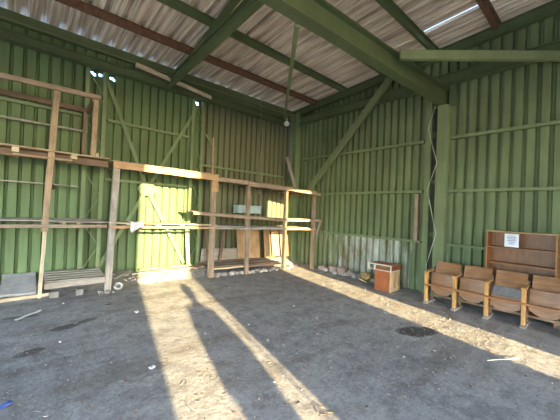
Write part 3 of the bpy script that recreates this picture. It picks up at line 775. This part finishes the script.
for k, (a, b2, h) in enumerate(((.05, .14, .010), (.03, .16, .014), (.045, .15, .014), (.035, .155, .014), (.05, .14, .012), (.06, .13, .012))):
    z = 1.352-k*.026; mb.box((6.1265, 1.175-b2, z-h/2), (6.1275, 1.175-a, z+h/2))
mb.build('printed_lines', M['ink'], t)

# ------------------------------------------------------------------ row of theatre seats
t = thing('theatre_seat_row', 'row of four joined wooden theatre seats with curved plywood backs', 'seats', (5.9, 1.2, 0))
posts = [2.25, 1.775, 1.305, .835, .345]
for y in posts:
    p = MB()
    p.bar((5.73, y, .02), (5.72, y, .32), .085, .05, up=(0, 1, 0), w2=.06); p.bar((5.72, y, .32), (5.72, y, .575), .06, .05, up=(0, 1, 0), w2=.10)
    o = p.build('arm_post', M['seat_post'], t, bevel=.006)
    MB().bar((5.68, y, .585), (5.98, y, .605), .062, .026, seg=2).build('armrest', M['seat_post'], t, bevel=.006)
    q = MB(); q.bar((5.99, y, .02), (6.08, y, .66), .05, .035, up=(0, 1, 0)); q.build('rear_post', M['wood_brown'], t, bevel=.004)
    f = MB(); f.bar((5.66, y, .015), (6.06, y, .015), .075, .05); f.build('foot', M['stone'], t, bevel=.01)
for i in range(4):
    ya = posts[i]-.035; yb = posts[i+1]+.035; W = ya-yb
    # curved backrest
    def curved(x0, z0, x1, z1, bow, th, roundz=0, y_a=ya, y_b=yb):
        mb = MB(); n = 12; m_ = 6
        for side in (0, 1):
            for j in range(m_+1):
                for i2 in range(n+1):
                    u = i2/n; v = j/m_; y = y_a+(y_b-y_a)*u
                    k = 1-(2*u-1)**2
                    x = x0+(x1-x0)*v+bow*k+(th if side else 0)
                    z = z0+(z1-z0)*v-roundz*k*(1-v)
                    mb.v.append(V((x, y, z)))
        st = (m_+1)*(n+1)
        for s2 in (0, 1):
            for j in range(m_):
                for i2 in range(n):
                    a = s2*st+j*(n+1)+i2
                    mb.quad((a, a+1, a+n+2, a+n+1), ((i2/n*W, j/m_*.35+i), ((i2+1)/n*W, j/m_*.35+i), ((i2+1)/n*W, (j+1)/m_*.35+i), (i2/n*W, (j+1)/m_*.35+i)))
        for j in (0, m_):
            for i2 in range(n): a = j*(n+1)+i2; mb.quad((a, a+1, a+1+st, a+st), ((0, 0), (.1, 0), (.1, .01), (0, .01)), 1)
        for i2 in (0, n):
            for j in range(m_): a = j*(n+1)+i2; mb.quad((a, a+n+1, a+n+1+st, a+st), ((0, 0), (.1, 0), (.1, .01), (0, .01)), 1)
        return mb
    curved(5.95, .50, 6.06, .765, .035, .016, 0, ya-.02, yb-.03).build('backrest', [M['ply_seat'], M['ply_edge']], t, smooth=False)
    if i != 2:
        curved(5.82, .27, 5.86, .575, -.02, .03, .085, ya-.01, yb+.01).build('seat', [M['ply_seat'], M['ply_edge']], t)
    else:
        o = curved(5.76, .24, 5.80, .40, -.02, .03, .06, ya-.01, yb+.01).build('seat', [M['ply_seat'], M['ply_edge']], t); 
        o = curved(5.77, .33, 5.95, .52, .0, .03, .0, ya-.01, yb+.01).build('seat_cushion', [M['grey_seat'], M['grey_seat']], t); o['label'] = 'worn grey seat top, half folded down'
MB().bar((5.675, 2.27, .365), (5.675, .30, .365), .025, .035, seg=1).build('front_rail', M['veneer_light'], t, bevel=.004)
MB().bar((5.98, 2.27, .13), (5.98, .30, .13), .03, .04, seg=1).build('rear_rail', M['wood_brown'], t, bevel=.004)

# ------------------------------------------------------------------ lamp bulb and cables
t = thing('light_bulb', 'bare white light bulb hanging near the top of the back corner', 'light bulb', (5.70, 6.30, 4.16))
bm = bmesh.new(); bmesh.ops.create_uvsphere(bm, u_segments=20, v_segments=14, radius=.078)
for v in bm.verts:
    if v.co.z > .03: v.co.x *= 1-(v.co.z-.03)*6; v.co.y *= 1-(v.co.z-.03)*6; v.co.z *= 1.1
me = bpy.data.meshes.new('glass'); bm.to_mesh(me); bm.free(); me.materials.append(M['bulb'])
for p in me.polygons: p.use_smooth = True
o = bpy.data.objects.new('glass', me); COL.objects.link(o); o.parent = t; o.location = (0, 0, 0)
MB().tube([(5.70, 6.30, 4.22), (5.70, 6.30, 4.31)], [.028, .024], 12).build('socket', M['socket'], t, smooth=True)
MB().tube([(5.70, 6.30, 4.30), (5.705, 6.32, 4.36), (5.715, 6.41, 4.37)], .008, 6).build('cord', M['cable'], t, smooth=True)
mb = MB(); mb.tube([(6.33, 2.42, 4.0), (6.31, 2.56, 3.45), (6.31, 2.50, 3.2), (6.30, 2.36, 2.72), (6.31, 2.54, 2.17), (6.30, 2.33, 1.27), (6.31, 2.50, .62), (6.31, 2.46, .12)], .009, 6)
tag(center(mb.build('cable', M['cable'], smooth=True)), 'thin pale cable zigzagging down the paired column on the right wall', 'cable')
mb = MB(); mb.tube([(4.50, 5.88, 4.78), (4.50, 6.0, 4.4), (4.57, 5.95, 3.4), (4.44, 5.86, 2.45), (4.45, 5.84, 2.12)], .0045, 6)
mb.tube([(4.45, 5.84, 2.12), (4.42, 5.84, 2.06), (4.45, 5.84, 2.01), (4.48, 5.84, 2.05), (4.47, 5.84, 2.09)], .008, 6)
tag(center(mb.build('hanging_wire', M['cable'], smooth=True)), 'thin wire with a small hook hanging from the roof to the shelf top', 'wire')

# ------------------------------------------------------------------ person standing in the gateway behind the camera
def skinned(name, pts, edges, mat, root, root_i=0, sub=2):
    me = bpy.data.meshes.new(name); me.from_pydata([p[0] for p in pts], edges, [])
    o = bpy.data.objects.new(name, me); COL.objects.link(o); o.parent = root
    md = o.modifiers.new('Skin', 'SKIN'); md.use_smooth_shade = True
    if not me.skin_vertices:
        me.attributes  # the modifier reads the skin layer made below
    bm = bmesh.new(); bm.from_mesh(me); lay = bm.verts.layers.skin.verify(); bm.verts.ensure_lookup_table()
    for v, p in zip(bm.verts, pts): v[lay].radius = (p[1], p[1] if len(p) < 3 else p[2]); v[lay].use_root = False
    bm.verts[root_i][lay].use_root = True
    bm.to_mesh(me); bm.free(); me.materials.append(mat)
    s = o.modifiers.new('Sub', 'SUBSURF'); s.levels = sub; s.render_levels = sub
    return o
t = thing('person', 'person in long dark coat standing in the gateway behind the view, casting the long shadow', 'person', (.43, -2.62, 0)); t.rotation_euler = (0, math.radians(9.5), 0)
pts = [((0, 0, .93), .13, .11), ((0, 0, 1.12), .125, .10), ((0, 0, 1.33), .15, .11), ((0, 0, 1.46), .07, .065), ((0, .01, 1.54), .05, .05),
       ((.15, 0, 1.40), .062, .062), ((.21, .0, 1.13), .045, .045), ((.19, .10, .90), .033, .033),
       ((-.15, 0, 1.40), .062, .062), ((-.21, .0, 1.13), .045, .045), ((-.19, .10, .90), .033, .033),
       ((.085, 0, .84), .11, .10), ((.075, .02, .48), .095, .075), ((.075, 0, .10), .065, .055), ((.08, .13, .04), .045, .04),
       ((-.085, 0, .84), .11, .10), ((-.075, .02, .48), .095, .075), ((-.075, 0, .10), .065, .055), ((-.08, .13, .04), .045, .04),
       ((0, .01, 1.62), .082, .092), ((0, .015, 1.69), .072, .085)]
ed = [(0, 1), (1, 2), (2, 3), (3, 4), (2, 5), (5, 6), (6, 7), (2, 8), (8, 9), (9, 10), (0, 11), (11, 12), (12, 13), (13, 14), (0, 15), (15, 16), (16, 17), (17, 18), (4, 19), (19, 20)]
skinned('body', pts, ed, M['jacket'], t)
mb = MB()
for z, rx, ry in ((1.44, .12, .09), (1.36, .19, .12), (1.15, .20, .135), (.95, .19, .135), (.6, .205, .15), (.22, .215, .16)):
    for k in range(24): mb.v.append(V((.43+rx*math.cos(k*PI/12), -2.62+ry*math.sin(k*PI/12), z)))
for j in range(5):
    for k in range(24): mb.quad((j*24+k, j*24+(k+1) % 24, j*24+24+(k+1) % 24, j*24+24+k), ((0, 0),)*4)
mb.build('coat', M['jacket'], t, smooth=True, solid=.01)
bm = bmesh.new(); bmesh.ops.create_uvsphere(bm, u_segments=20, v_segments=14, radius=.098)
for v in bm.verts: v.co.z = v.co.z*1.1+1.66; v.co.y = v.co.y*1.08+.0
bmesh.ops.delete(bm, geom=[v for v in bm.verts if v.co.y > .04 and v.co.z < 1.69], context='VERTS')
me = bpy.data.meshes.new('hair'); bm.to_mesh(me); bm.free(); me.materials.append(M['hair'])
o = bpy.data.objects.new('hair', me); COL.objects.link(o); o.parent = t

# ------------------------------------------------------------------ light
w = bpy.data.worlds.new('World'); scn.world = w; w.use_nodes = True
nt = w.node_tree; bg = nt.nodes['Background']
sky = nt.nodes.new('ShaderNodeTexSky'); sky.sky_type = 'NISHITA'; sky.sun_disc = False
sky.sun_elevation = math.radians(22); sky.sun_rotation = math.radians(180+12)
sky.air_density = 1.0; sky.dust_density = .6; sky.ozone_density = 3.0
nt.links.new(sky.outputs[0], bg.inputs['Color']); bg.inputs['Strength'].default_value = 1.05
sun = bpy.data.lights.new('sun', 'SUN'); sun.energy = 14.0; sun.angle = math.radians(.65); sun.color = (1.0, .79, .42)
so = bpy.data.objects.new('sun', sun); COL.objects.link(so)
d = V((.22, 1, -.203)).normalized()
so.rotation_euler = d.to_track_quat('-Z', 'Y').to_euler(); so.location = (0, -8, 6)
def portal(loc, sx, sy, direction):
    l = bpy.data.lights.new('gateway_portal', 'AREA'); l.shape = 'RECTANGLE'; l.size = sx; l.size_y = sy
    l.cycles.is_portal = True
    o = bpy.data.objects.new('gateway_portal', l); COL.objects.link(o); o.location = loc
    o.rotation_euler = V(direction).to_track_quat('-Z', 'Z').to_euler()
portal((XL-.1, 1.15, 1.45), 8.1, 2.9, (1, 0, 0))
portal((.37, YF-.1, 2.14), 1.14, 4.28, (0, 1, 0))
portal((3.8, YF-.1, 1.97), .73, 3.95, (0, 1, 0))

# ------------------------------------------------------------------ camera
cam = bpy.data.cameras.new('camera'); cam.sensor_width = 36; cam.lens = 292.6/560*36; cam.clip_start = .05
co = bpy.data.objects.new('camera', cam); COL.objects.link(co)
dx = V((330, -15, 292.6)).normalized(); dy = V((-259, 9, 292.6)).normalized()
mm = (dx+dy).normalized(); nn = (dx-dy).normalized()
dx = (mm+nn)/math.sqrt(2); dy = (mm-nn)/math.sqrt(2); dz = dx.cross(dy)
if dz.y < 0: dz = -dz
# rows: world axes in (right, up, forward)
R_ = Matrix(((dx.x, dx.y, -dx.z), (dy.x, dy.y, -dy.z), (dz.x, dz.y, -dz.z)))
co.matrix_world = Matrix.Translation((0, 0, 1.6)) @ R_.to_4x4()
scn.camera = co
scn.view_settings.view_transform = 'Standard'; scn.view_settings.look = 'None'
scn.view_settings.exposure = 1.3; scn.view_settings.gamma = 1
